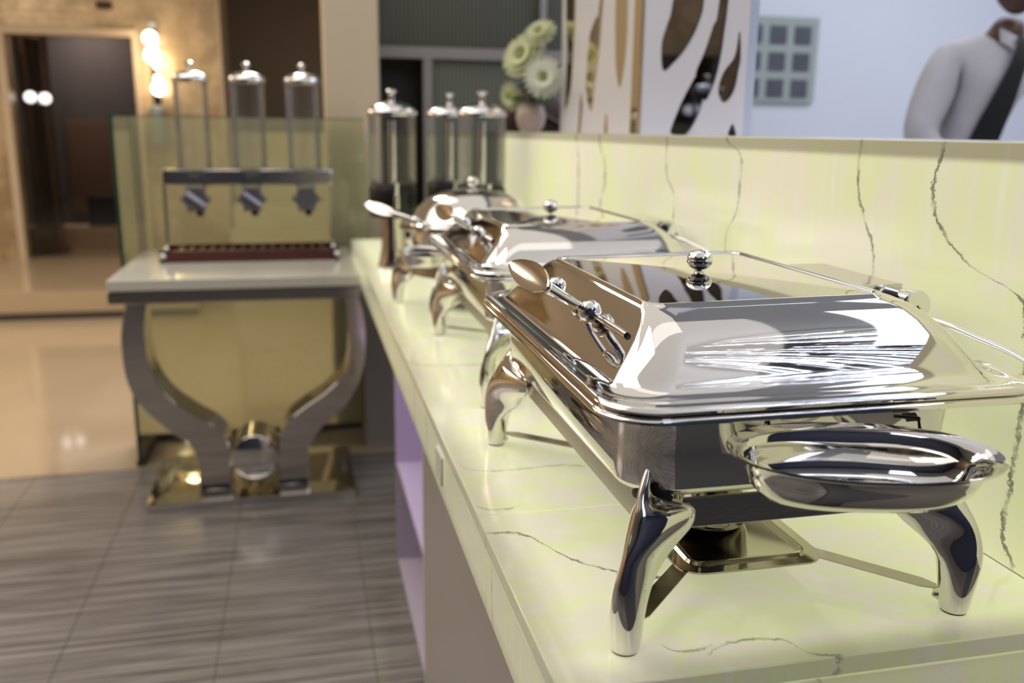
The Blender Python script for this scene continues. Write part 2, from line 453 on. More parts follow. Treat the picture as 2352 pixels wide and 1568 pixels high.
# glazed partition at the back with a dark doorway
wn = thing('window_1', 'fluted dark glass partition beside the black doorway', 'window'); del wn['category']; struct(wn)
def wbox(name, d, m): return box(name, d, m, wn, 0, False)
wbox('frame', (.335, .365, 4.30, 4.36, 0, 3), alu)
wbox('frame', (.565, .605, 4.301, 4.359, 0, 1.6645), alu)
wbox('frame', (.365, 1.9, 4.30, 4.36, 1.665, 1.715), alu)
wbox('frame', (1.115, 1.145, 4.30, 4.36, 1.715, 3), alu)
wbox('pane', (.365, 1.9, 4.33, 4.345, 1.715, 3), flute)
wbox('pane', (.605, 1.9, 4.33, 4.345, 0, 1.665), flute2)
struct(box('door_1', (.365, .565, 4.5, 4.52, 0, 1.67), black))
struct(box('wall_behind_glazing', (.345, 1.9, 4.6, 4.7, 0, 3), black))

# niche contents: tinted glass door, column, blind
tg = struct(box('window_2', (-2.36, -1.36, 8.70, 8.715, .2, 2.08), thin_glass('smoked_glass', (.62, .58, .56), 0, .0, refl=1.6)))
area('niche_fill', (-1.9, 9.0, 2.3), (0, 0, 0), .5, 24, (1, .90, .82))  # fill light put into the niche to brighten the blind
cf = thing('standing_column', 'dark chrome column with a lit shade behind the smoked glass', 'column', (-2.27, 9.0, .2))
MB().lathe([(.0, 0), (.17, 0), (.17, .03), (.13, .05), (.12, 1.2), (.15, 1.9)]).build('shaft', dark_col, cf)
MB().ball((.0, -.16, 1.38), .045).ball((.12, -.16, 1.37), .045).build('lamp', emis('column_lamp', (.9, .95, 1), 7), cf)
bl = thing('slatted_blind', 'brown slatted blind hanging behind the smoked glass', 'blind', (-1.92, 9.49, .52))
for i in range(26): MB().box(-.24, .3, -.01, .005, i*.034, i*.034+.024).build('slat', blind_m, bl, False)
struct(box('trim_4', (-2.6, -1.1, 9.15, 9.42, .2, .42), pillarm))
bxx = box('cabinet_box', (-1.96, -1.74, 9.17, 9.32, .42, .70), rubber, None, .004)
tag(bxx, 'small black box standing in front of the brown blind', 'box')
tag(box('door_head_sign', (-1.62, -1.50, 8.57, 8.598, 2.30, 2.36), bag_m, None, .004), 'small dark red sign on the mosaic wall above the niche', 'sign')
frm = MB(); frm.box(-2.42, -2.36, 8.56, 8.6, .2, 2.14).box(-1.36, -1.32, 8.56, 8.6, .2, 2.14).box(-2.36, -1.36, 8.56, 8.6, 2.08, 2.14)
struct(frm.build('trim_2', pillarm, None, False))

# wall sconce
sc = thing('wall_sconce', 'wall lamp with three glowing warm bulbs on the mosaic wall', 'lamp', (-1.19, 8.6, 0))
MB().box(-.03, .03, -.03, 0, 1.2, 2.2).build('backplate', darkchrome, sc)
for zz, dx, r in ((2.07, -.01, .055), (1.93, 0, .062), (1.66, .03, .055), (1.74, .03, .03)):
    MB().ball((dx, -.14, zz), r).build('bulb', bulb_warm, sc)
    MB().tube([(0, -.03, zz-.06), (dx, -.14, zz-.05)], .01).build('arm', darkchrome, sc)
vz = thing('wall_ornament', 'blue grey cylindrical ornament below the warm wall lamp', 'ornament', (-1.19, 8.5, 1.18))
MB().lathe([(0, 0), (.05, 0), (.07, .05), (.075, .25), (.06, .32), (.03, .34), (0, .34)]).build('body', plain('grey_blue_ceramic', (.22, .27, .30), .4), vz)
for zz, dx, nme in ((0, 0, 0),):
    l = bpy.data.lights.new('sconce_light', 'POINT'); l.energy = 5; l.color = (1, .72, .42); l.shadow_soft_size = .08
    lo = bpy.data.objects.new('sconce_light', l); C.objects.link(lo); lo.location = (-1.17, 8.3, 1.9)

# ceiling light panels, downlights, crystal chandelier
def ceil_light(x, y, sx, sy, m, lab):
    t = thing('ceiling_light', lab, 'ceiling light', (x, y, 3.0))
    f = MB(); f.box(-sx-.02, sx+.02, -sy-.02, -sy, -.03, 0).box(-sx-.02, sx+.02, sy, sy+.02, -.03, 0).box(-sx-.02, -sx, -sy, sy, -.03, 0).box(sx, sx+.02, -sy, sy, -.03, 0)
    f.build('frame', white_l, t, False); MB().box(-sx, sx, -sy, sy, -.02, -.01).build('diffuser', m, t, False)
ceil_light(-.35, 1.7, .28, .5, panel_em, 'rectangular ceiling light above the near chafing dish')
ceil_light(-.2, 3.6, .3, .6, panel_em, 'rectangular ceiling light above the console table')
ceil_light(-2.2, 1.2, .3, .6, panel_em, 'rectangular ceiling light on the left above the aisle')
ceil_light(2.9, -.6, .3, .6, panel_cool, 'rectangular cool ceiling light above the service side')
ceil_light(1.9, 3.6, .3, .6, panel_cool, 'rectangular cool ceiling light near the kitchen wall')
ceil_light(.9, -1.6, .3, .6, panel_cool, 'rectangular cool ceiling light behind the buffet end')
ch = thing('crystal_chandelier', 'round canopy hung with strings of tiny white bulbs', 'chandelier', (1.70, .42, 3.0))
MB().lathe([(0, 0), (.7, 0), (.7, -.03), (0, -.03)]).build('canopy', chrome, ch)
cb = MB()
for i in range(130):
    a = random.random()*2*PI; r = .66*math.sqrt(random.random()); z = -.12-.45*random.random()
    x, y = r*math.cos(a), r*math.sin(a)
    s_ = .007
    cb.add([(x, y, z+s_), (x+s_, y, z), (x, y+s_, z), (x-s_, y, z), (x, y-s_, z), (x, y, z-s_)], [(0, 1, 2), (0, 2, 3), (0, 3, 4), (0, 4, 1), (5, 2, 1), (5, 3, 2), (5, 4, 3), (5, 1, 4)])
    cb.box(x-.0006, x+.0006, y-.0006, y+.0006, z, -.03)
cbo = cb.build('bulbs', bulb_cool, ch, False); cbo['kind'] = 'stuff'

# ------------------------------------------------------------------ buffet counter
XL, XB, YN, YF = .189, .720, .630, 3.80
bc = thing('buffet_counter', 'long buffet counter with glowing veined yellow onyx top and open lilac shelves', 'counter', (0, 0, 0))
seams = [YN, .987, 1.92, 2.86, YF]
for a, b_ in zip(seams, seams[1:]):
    bevel(MB().box(XL, XB-.0005, a+.0004, b_-.0004, CT-.02, CT).build('top_slab', onyx_top, bc), .0015, 1)
for a, b_ in zip([YN, .936, 1.297, 2.05, 2.9], [.936, 1.297, 2.05, 2.9, YF]):
    bevel(MB().box(XL+.0005, XL+.02, a+.0006, b_-.0006, .804, CT-.0205).build('front_slab', onyx_apron, bc), .001, 1)
bevel(MB().box(XL+.0005, XB, YN+.0005, YN+.02, .804, CT-.0205).build('end_slab', onyx_apron, bc), .001, 1)
pm = MB(); pm.box(XL-.003, XL+.001, 1.262, 1.322, .826, .872)
pt = pm.build('filler_patch', plaster, bc); bevel(pt, .0028, 2)
# carcass: panels and open shelves
box('side_panel', (.25, .265, YN+.03, 1.98, 0, .80), greige, bc, .001)
box('end_panel', (.265, .70, YN+.03, YN+.05, 0, .80), greige, bc, .001)
box('divider_panel', (.25, .55, 1.98, 2.0, 0, .80), white_l, bc, .001)
for k_ in range(3):
    ya = 2.0+.66*k_
    if k_ < 1: box('divider_panel', (.25, .55, ya+.648, ya+.66, 0, .80), lilac, bc, .001)
box('back_panel', (.55, .565, 1.98, 2.66, 0, .80), lilac, bc)
for zz in (.02, .345):
    box('shelf', (.252, .55, 2.0, 2.648, zz-.015, zz), lilac, bc, .001)
box('underside_panel', (.25, .70, 1.98, 3.77, .785, .803), white_l, bc)
struct(box('trim_3', (.232, .40, 3.78, 3.86, 0, .80), plain('beige_white_paint', (.50, .46, .41), .4, var=.02)))
# purple strip lamp the shelves have
area('shelf_lamp', (.40, 2.33, .78), (0, 0, 0), .12, .9, (.72, .55, 1), 1.1)

bs = thing('stone_backsplash', 'upright glowing onyx slab with dark veins behind the chafing dishes', 'backsplash', (0, 0, 0))
for a, b_ in zip([.40], [3.32]):
    bevel(MB().box(XB, XB+.022, a, b_-.0003, CT, 1.3435).build('slab', onyx_back, bs), .0012, 1)
box('core_wall', (XB+.022, 1.02, .40, 3.32, 0, 1.33), white_l, bs)
box('coping', (XB+.022, 1.03, .40, 3.32, 1.33, 1.3435), white_l, bs, .001)

# ------------------------------------------------------------------ decorative panels with mirror inlays
XP = .86
def inlay(par, pts, m):
    P = smoothpath([(p[0], p[1], 0) for p in pts+[pts[0]]], 4)[:-1]
    MB().prism([(p.x, p.y) for p in P], lambda u, v, t: (XP+t, u, v), -.0025, .004).build('mirror_inlay', m, par, False)
pa = thing('decorative_panel', 'white screen panel with narrow bronze mirror drops beside the flowers', 'panel', (0, 0, 0), 0, 'mirror inlay panels on the low wall')
box('board', (XP, XP+.02, 2.335, 3.03, 1.3437, 2.3), panel_white, pa, .001, False)
for pts in ([(2.975, 2.2), (2.982, 1.762), (2.959, 1.626), (2.955, 1.517), (2.961, 1.42), (2.907, 1.487), (2.89, 1.62), (2.883, 1.75), (2.89, 2.2)],
            [(2.55, 2.2), (2.63, 1.718), (2.665, 1.674), (2.715, 1.63), (2.736, 1.544), (2.743, 1.481), (2.688, 1.409), (2.661, 1.477), (2.63, 1.574), (2.606, 1.715), (2.5, 2.2)],
            [(2.492, 1.9), (2.492, 1.7), (2.485, 1.609), (2.472, 1.527), (2.437, 1.468), (2.408, 1.523), (2.397, 1.601), (2.401, 1.689), (2.41, 1.9)],
            [(2.790, 1.47), (2.800, 1.42), (2.812, 1.346), (2.793, 1.346), (2.778, 1.42)], [(2.545, 1.40), (2.554, 1.346), (2.530, 1.346), (2.536, 1.39)]):
    inlay(pa, pts, goldmirror)
box('edge_strip', (XP-.006, XP+.022, 2.275, 2.332, 1.3437, 2.3), goldmirror, pa, .002)
pb = thing('decorative_panel', 'white screen panel with broad curved mirror shapes, dark reflection coloured in', 'panel', (0, 0, 0), 0, 'mirror inlay panels on the low wall')
box('board', (XP, XP+.02, 1.700, 2.272, 1.3437, 2.3), panel_white_coollit, pb, .001, False)
for pts in ([(2.04, 1.9), (2.085, 1.649), (2.112, 1.599), (2.142, 1.557), (2.128, 1.496), (2.074, 1.507), (2.002, 1.536), (1.938, 1.585), (1.917, 1.65), (1.93, 1.9)],
            [(1.80, 1.95), (1.835, 1.617), (1.859, 1.568), (1.895, 1.518), (1.934, 1.475), (1.903, 1.446), (1.881, 1.418), (1.843, 1.453), (1.819, 1.504), (1.807, 1.563), (1.799, 1.613), (1.76, 1.95)],
            [(1.936, 1.470), (1.999, 1.421), (2.054, 1.363), (2.054, 1.346), (1.976, 1.346), (1.921, 1.382), (1.893, 1.423), (1.905, 1.45)],
            [(1.737, 1.545), (1.749, 1.499), (1.794, 1.472), (1.815, 1.438), (1.795, 1.413), (1.766, 1.419), (1.744, 1.44), (1.735, 1.469), (1.728, 1.497)],
            [(1.742, 1.367), (1.757, 1.346), (1.726, 1.346)]):
    inlay(pb, pts, mirror_darkened)

# ------------------------------------------------------------------ poster board
po = thing('photo_board', 'pale board with nine dark square photos on the blue wall', 'notice board', (2.55, 4.985, 1.545))
box('board', (-.1, .41, -.012, 0, -.02, .455), board_m, po, .002)
for r_ in range(3):
    for c_ in range(3):
        x0 = -.055+.155*c_; z0 = .01+.148*r_
        MB().box(x0, x0+.105, -.018, -.012, z0, z0+.10).build('photo', photo_m, po, False)

# ------------------------------------------------------------------ flowers and bag
def daisy(par, c, r, nrm, pm, npet=22, name='flower_head'):
    nrm = Vector(nrm).normalized(); a = nrm.orthogonal().normalized(); b = nrm.cross(a)
    m = MB()
    for ring in range(3):
        rr_ = r*(1-.22*ring); lift = .10+.22*ring
        for k in range(npet):
            t = 2*PI*(k+.5*ring)/npet+random.uniform(-.05, .05); d = a*math.cos(t)+b*math.sin(t); sd = nrm.cross(d)
            w_ = r*.13; c0 = Vector(c)
            P = [c0+d*r*.12, c0+d*rr_*.55+sd*w_+nrm*r*lift*.6, c0+d*rr_+nrm*r*lift*.7+sd*w_*.35, c0+d*rr_-sd*w_*.35+nrm*r*lift*.7, c0+d*rr_*.55-sd*w_+nrm*r*lift*.6]
            m.add(P+[p-nrm*.002 for p in P], [(0, 1, 2, 3, 4), (9, 8, 7, 6, 5), (0, 5, 6, 1), (1, 6, 7, 2), (2, 7, 8, 3), (3, 8, 9, 4), (4, 9, 5, 0)])
    h = m.build(name, pm, par, False)
    MB().ball(tuple(Vector(c)+nrm*r*.12), r*.17, 12, .7).build('core', core_m, h)
    return h
fv = thing('flower_vase', 'pale vase of white and cream chrysanthemums beside the panel', 'flowers', (.775, 3.10, 1.3435))
MB().lathe([(0, 0), (.03, 0), (.045, .02), (.052, .05), (.045, .085), (.03, .10), (.034, .11), (.028, .11), (.02, .09), (0, .09)]).build('vase', vase_m, fv)
daisy(fv, (.01, -.13, .175), .068, (-.45, -.85, .1), petal_m)
daisy(fv, (-.03, .0, .25), .08, (-.7, -.6, .35), petal_g, 26)
daisy(fv, (.02, -.03, .32), .06, (-.5, -.6, .6), petal_g, 20)
daisy(fv, (-.055, .06, .12), .052, (-.8, -.5, -.2), petal_g, 16)
for px, py, pz in ((.01, -.12, .17), (-.03, .02, .25), (.02, 0, .31), (-.05, .06, .12)):
    MB().tube(smoothpath([(0, 0, .08), (px*.6, py*.5, pz*.7), (px, py, pz)], 4), .003, 6).build('stem', leaf_m, fv)
for i in range(9):
    a = i*2.4; d = Vector((math.cos(a), math.sin(a), .15)); sd = Vector((-math.sin(a), math.cos(a), 0)); L_ = .085
    P = [Vector((0, -.02, .10)), Vector((0, -.02, .10))+d*L_*.5+sd*.02+Vector((0, 0, .015)), Vector((0, -.02, .095))+d*L_, Vector((0, -.02, .10))+d*L_*.5-sd*.02]
    MB().add(P+[p-Vector((0, 0, .001)) for p in P], [(0, 1, 2, 3), (7, 6, 5, 4), (0, 4, 5, 1), (1, 5, 6, 2), (2, 6, 7, 3), (3, 7, 4, 0)]).build('leaf', leaf_m, fv, False)
# ledge with bag
tag(box('side_ledge', (.80, 1.30, 3.70, 4.05, 0, 1.345), plain('dark_ledge', (.05, .06, .06), .3), None, .003), 'dark ledge behind the vase in front of the fluted glass', 'ledge')
bg = thing('handbag', 'dark brown rounded bag with tan strap on the dark ledge', 'bag', (1.0, 3.85, 1.345))
MB().loft([ell(0, 0, .14, .06, 0, 32, 2.6), ell(0, 0, .15, .065, .05, 32, 2.6), ell(-.01, 0, .13, .06, .12, 32, 2.4), ell(-.015, 0, .09, .045, .18, 32, 2.2), ell(-.015, 0, .04, .02, .205, 32)]).build('body', bag_m, bg)
MB().tube(smoothpath([(-.09, -.06, .15), (-.03, -.075, .10), (.04, -.075, .05), (.12, -.06, .02)], 5), .011, 8, .4).build('strap', strap_m, bg)

# ------------------------------------------------------------------ glass partition
gp = thing('glass_partition', 'L shaped tinted glass screen standing behind the console table', 'glass screen', (0, 0, 0))
box('pane', (-.690, -.680, 3.71, 4.04, .02, 1.388), glass_milk, gp, 0, False)
box('pane', (-.680, .27, 4.04, 4.05, .02, 1.388), glass_milk, gp, 0, False)
e1 = MB().box(-.692, -.678, 3.704, 3.710, .0, 1.389).box(-.6925, -.6775, 3.71, 4.05, 1.388, 1.391).box(-.68, .27, 4.039, 4.051, 1.388, 1.391)
e1.build('polished_edge', glass_edge, gp, False)
box('floor_channel', (-.700, -.670, 3.705, 4.06, 0, .022), darkstrip, gp)
box('floor_channel', (-.67, .23, 4.03, 4.06, 0, .022), darkstrip, gp)

# ------------------------------------------------------------------ console table
ct = thing('console_table', 'cream stone topped console table on a mirrored lyre shaped steel base', 'table', (0, 0, 0))
bevel(MB().box(-.650, .186, 3.20, 3.97, .806, .846).build('tabletop', ctop, ct), .004, 2)
bevel(MB().box(-.652, .187, 3.205, 3.965, .762, .805).build('apron', darkchrome, ct), .002, 1)
OL = [(-.604, .762), (-.628, .69), (-.640, .605), (-.633, .478), (-.597, .38), (-.516, .285), (-.431, .212), (-.411, .135), (-.416, .045)]
IL = [(-.541, .762), (-.556, .69), (-.561, .617), (-.551, .506), (-.500, .407), (-.423, .337), (-.336, .273), (-.298, .195), (-.302, .045)]
OR = [(.180, .762), (.200, .69), (.206, .569), (.184, .436), (.120, .330), (.046, .266), (-.010, .192), (-.018, .12), (-.019, .045)]
IR = [(.125, .762), (.141, .69), (.148, .588), (.133, .473), (.058, .393), (-.023, .338), (-.097, .275), (-.123, .200), (-.130, .045)]
for Op, Ip in ((OL, IL), (OR, IR)):
    a = smoothpath([(p[0], 0, p[1]) for p in Op], 5); b_ = smoothpath([(p[0], 0, p[1]) for p in Ip], 5)
    rings = [[(p.x, 3.30, p.z), (p.x, 3.46, p.z), (q.x, 3.46, q.z), (q.x, 3.30, q.z)] for p, q in zip(a, b_)]
    bevel(MB().loft(rings).build('lyre_leg', darkchrome, ct, 35), .002, 1)
MB().lathe([(0, 0), (.078, 0), (.083, .004), (.083, .18), (.078, .184), (0, .184)], 48, (-.208, 3.27, .165), 'y').build('round_spacer', steel, ct)
MB().loft([rr(-.59, .15, 3.22, 3.72, .004, .0, 2), rr(-.59, .15, 3.22, 3.72, .004, .03, 2), rr(-.52, .08, 3.30, 3.66, .004, .042, 2)]).build('base_plate', steel, ct, 20)

# ------------------------------------------------------------------ cereal dispensers on the console
cd = thing('cereal_dispenser', 'three clear tubes with chrome lids on a rack over a rosewood tray', 'dispenser', (-.19, 3.70, .846))
tr_ = MB(); tr_.box(-.345, .32, -.11, -.085, 0, .045).box(-.345, .32, .085, .11, 0, .045).box(-.345, -.32, -.11, .11, 0, .045).box(.295, .32, -.11, .11, 0, .045).box(-.33, .31, -.1, .1, 0, .012)
bevel(tr_.build('tray', rose, cd), .002, 1)
for i in range(15): MB().box(-.28+i*.038, -.27+i*.038, -.085, .085, .03, .042).build('slat', rose, cd, False)
for x in (-.318, .300):
    MB().box(x-.004, x+.004, -.05, .05, .04, .345).build('upright', satin, cd)
    MB().ball((x-.012*(1 if x < 0 else -1), -.112, .026), .012, 12).ball((x, -.10, .052), .009, 12).build('corner_stud', chrome, cd)
bevel(MB().box(-.322, .306, -.055, .055, .288, .345).build('crossbar', metal('crossbar_steel', (.72, .70, .68), .2, 0, (1, 1, 1), 2), cd), .003, 1)
for i, x in enumerate((-.205, .0, .205)):
    tb = MB(); tb.lathe([(.0625, 0), (.0625, .33)], 40, (x, 0, .34), cap=False).build('tube', acryl, cd)
    MB().lathe([(.066, 0), (.067, .004), (.067, .016), (.062, .024), (.045, .034), (.02, .041), (.008, .043), (.007, .058), (.015, .062), (.016, .068), (.010, .074), (0, .075)], 36, (x, 0, .667)).build('lid', chrome, cd)
    MB().lathe([(.064, .018), (.066, .014), (.066, .0), (.05, -.02), (.032, -.06), (.028, -.085), (.03, -.09), (0, -.09)], 32, (x, 0, .33)).build('funnel', acryl, cd)
    wh = MB(); wh.lathe([(0, 0), (.042, 0), (.044, .01), (.036, .02), (0, .022)], 24, (x, -.075, .235), 'y')
    for q in range(6):
        a = q*PI/3; wh.ball((x+.042*math.cos(a), -.066, .235+.042*math.sin(a)), .013, 10)
    wh.build('turning_knob', plain('clear_grey_plastic_%d' % i, (.10, .10, .12), .12), cd)
    if i < 2:
        MB().tube([(x-.03, -.085, .262), (x+.035, -.085, .212)], .009, 10).build('lever', metal('lever_steel_%d' % i, (.6, .6, .78), .15), cd)
    MB().lathe([(0, 0), (.012, 0), (.016, .02), (.02, .03)], 16, (x+.006, 0, .165)).build('spout', rubber, cd)

# ------------------------------------------------------------------ juice dispensers at the counter end
def juice(x, y):
    t = thing('juice_dispenser', '', 'dispenser', (x, y, CT), 0, 'juice dispensers at the far end of the counter')
    MB().lathe([(0, 0), (.052, 0), (.055, .006), (.05, .02), (.042, .06), (.038, .12), (.04, .165), (0, .165)], 40).build('pedestal', darkchrome, t)
    MB().lathe([(0, 0), (.074, 0), (.078, .008), (.078, .09), (.07, .105), (0, .105)], 40, (0, 0, .17)).build('base', blackm, t)
    MB().lathe([(.076, 0), (.076, .225)], 40, (0, 0, .275), cap=False).build('tank', acryl, t)
    MB().lathe([(.012, 0), (.012, .2), (0, .2)], 16, (0, 0, .275)).build('ice_tube', chrome, t)
    MB().lathe([(.079, 0), (.08, .004), (.08, .014), (.074, .022), (.05, .036), (.02, .044), (.009, .046), (.008, .066), (.016, .072), (.017, .078), (.008, .084), (0, .084)], 40, (0, 0, .49)).build('lid', chrome, t)
    tp = MB(); tp.tube([(0, -.07, .23), (0, -.12, .23)], .009).tube([(0, -.115, .245), (0, -.115, .20)], .008).tube([(0, -.11, .24), (0, -.125, .285)], .006)
    tp.build('tap', chrome, t)
    return t
for x, y, lab in ((.29, 3.00, 'clear juice dispenser with chrome lid, closest to the aisle edge'), (.500, 3.14, 'clear juice dispenser with chrome lid, the middle one of three'), (.572, 2.93, 'clear juice dispenser with chrome lid, closest to the glowing backsplash')):
    juice(x, y)['label'] = lab

# ------------------------------------------------------------------ chafing dish
OX, OY = .432, .957
def wx(x0, x1, y0, y1): return (x0-OX, x1-OX, y0-OY, y1-OY)
LEG = [(0, .000, .0128, 0, 0), (.003, .0, .0138, 0, 0), (.018, .0, .0158, .001, .002), (.036, -.0002, .0184, .005, .008), (.054, .0002, .0205, .011, .018),
       (.070, .0020, .0214, .020, .034), (.084, .0047, .0208, .032, .054), (.095, .0070, .0194, .044, .074), (.104, .0098, .0176, .054, .090),
       (.114, .0130, .0150, .060, .100), (.126, .0155, .0122, .060, .100), (.132, .0170, .0106, .034, .060), (.139, .0188, .0088, .015, .028), (.146, .0206, .0068, .006, .012), (.153, .0226, .0046, .001, .002), (.160, .0242, .0022, 0, 0), (.163, .0248, .0008, 0, 0)]
def leg_mesh(sx, sy):
    rings = []; rin = .024; a = .0055
    for z, off, w_, Lu, Lv in LEG:
        if sy > 0: Lv *= .25
        t = min(1, max(Lu, Lv)/.035); ring = []
        def bez(p, c, q, s): return ((1-s)**2*p[0]+2*s*(1-s)*c[0]+s*s*q[0], (1-s)**2*p[1]+2*s*(1-s)*c[1]+s*s*q[1])
        Eu, Ev = (w_+Lu, rin-a), (rin-a, w_+Lv); Fu, Fv = (w_+Lu, rin+a), (rin+a, w_+Lv)
        La = (Lu+Lv)/2; co = 2*(off-.74*w_)-.5*(w_+La+rin-a); ci = 2*(off+.78*w_)-.5*(w_+La+rin+a)
        for i in range(26):
            if i <= 13:
                s = i/13; ang = -PI/4-s*PI; q = bez(Eu, (co, co), Ev, s)
                ang = math.radians(-45-180*s)
            else:
                s = (i-13.5)/12.5; q = bez(Fv, (ci, ci), Fu, s); ang = math.radians(135-180*s)
            cpt = (off+w_*math.cos(ang), off+w_*math.sin(ang))
            u = cpt[0]*(1-t)+q[0]*t; v = cpt[1]*(1-t)+q[1]*t
            ring.append((sx*u, sy*v, z))
        rings.append(ring)
    return MB().loft(rings)
FX0, FX1, FY0, FY1 = .264-OX, .602-OX, .680-OY, 1.234-OY
def chafer_frame(t, x0, x1, y0, y1):
    rin = .024
    for (fx, fy, sx, sy) in ((x0, y0, 1, 1), (x1, y0, -1, 1), (x0, y1, 1, -1), (x1, y1, -1, -1)):
        lg = leg_mesh(sx, sy).build('leg', steel, t, 60, (fx, fy, 0))
        sm = lg.modifiers.new('smooth', 'SUBSURF'); sm.levels = 1; sm.render_levels = 1
        rp = MB(); rp.tube(smoothpath([(sx*.044, sy*.020, .129), (sx*.036, sy*.024, .137), (sx*.030, sy*.024, .148)], 3), .006, 10)
        rp.tube(smoothpath([(sx*.024, sy*.045, .129), (sx*.024, sy*.036, .137), (sx*.028, sy*.028, .148)], 3), .006, 10)
        rp.build('rubber_pad', rubber, lg)
        MB().lathe([(0, .0), (.0120, .0), (.0124, .0012), (0, .0012)], 20, (0, 0, 0)).build('foot_pad', rubber, lg)
        # flat strap from foot to fuel tray
        a = Vector((fx+sx*.012, fy+sy*.012, .020)); b_ = Vector((sx*-.055, -.15*sy if sy > 0 else .15, .0262)); b_.y = -.165 if sy > 0 else .155
        d = (b_-a).normalized(); s_ = d.cross(Vector((0, 0, 1))).normalized()*.0095
        up = Vector((0, 0, .0007)); c0 = a+(b_-a)*.10
        P = [a-s_*.45, a+s_*.45, c0+s_, b_+s_, b_-s_, c0-s_]
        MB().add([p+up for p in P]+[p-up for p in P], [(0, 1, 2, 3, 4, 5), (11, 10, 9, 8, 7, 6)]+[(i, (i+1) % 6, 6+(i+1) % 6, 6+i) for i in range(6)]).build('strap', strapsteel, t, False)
        MB().box(min(a.x, a.x-sx*.001)-.0006, max(a.x, a.x)+.0006, a.y-.004, a.y+.004, .008, .0205).ball((a.x+sx*.001, a.y, .011), .0028, 10).build('strap_bolt', satin, t)
    th = .0016
    X0, X1, Y0, Y1 = x0+rin, x1-rin, y0+rin, y1-rin
    for nm_, d in (('rail', (X0-th, X0+th, y0+.03, y1-.10, .101, .130)), ('rail', (X1-th, X1+th, y0+.03, y1-.10, .101, .130)),
                   ('rail', (x0+.058, .075, Y0-th, Y0+th, .101, .130)), ('rail', (x0+.058, x1-.058, Y1-th, Y1+th, .101, .130))):
        bevel(MB().box(*d).build(nm_, brushed, t), .0006, 1)
    bevel(MB().box(.02, x1-.058, Y0+th, Y0+3*th, .103, .130).build('rail', brushed, t), .0006, 1)

def fuel_tray(t):
    a = (-.082, .078, -.206, .178)
    r = []
    for ins, z, rad in ((.0, .0245, .026), (.0, .0265, .026), (.013, .0270, .016), (.0155, .0300, .014), (.018, .0300, .012), (.0215, .0275, .010)):
        r.append(rr(a[0]+ins, a[1]-ins, a[2]+ins, a[3]-ins, max(rad, .004), z))
    MB().loft(r).build('fuel_tray', traysteel, t, 35)

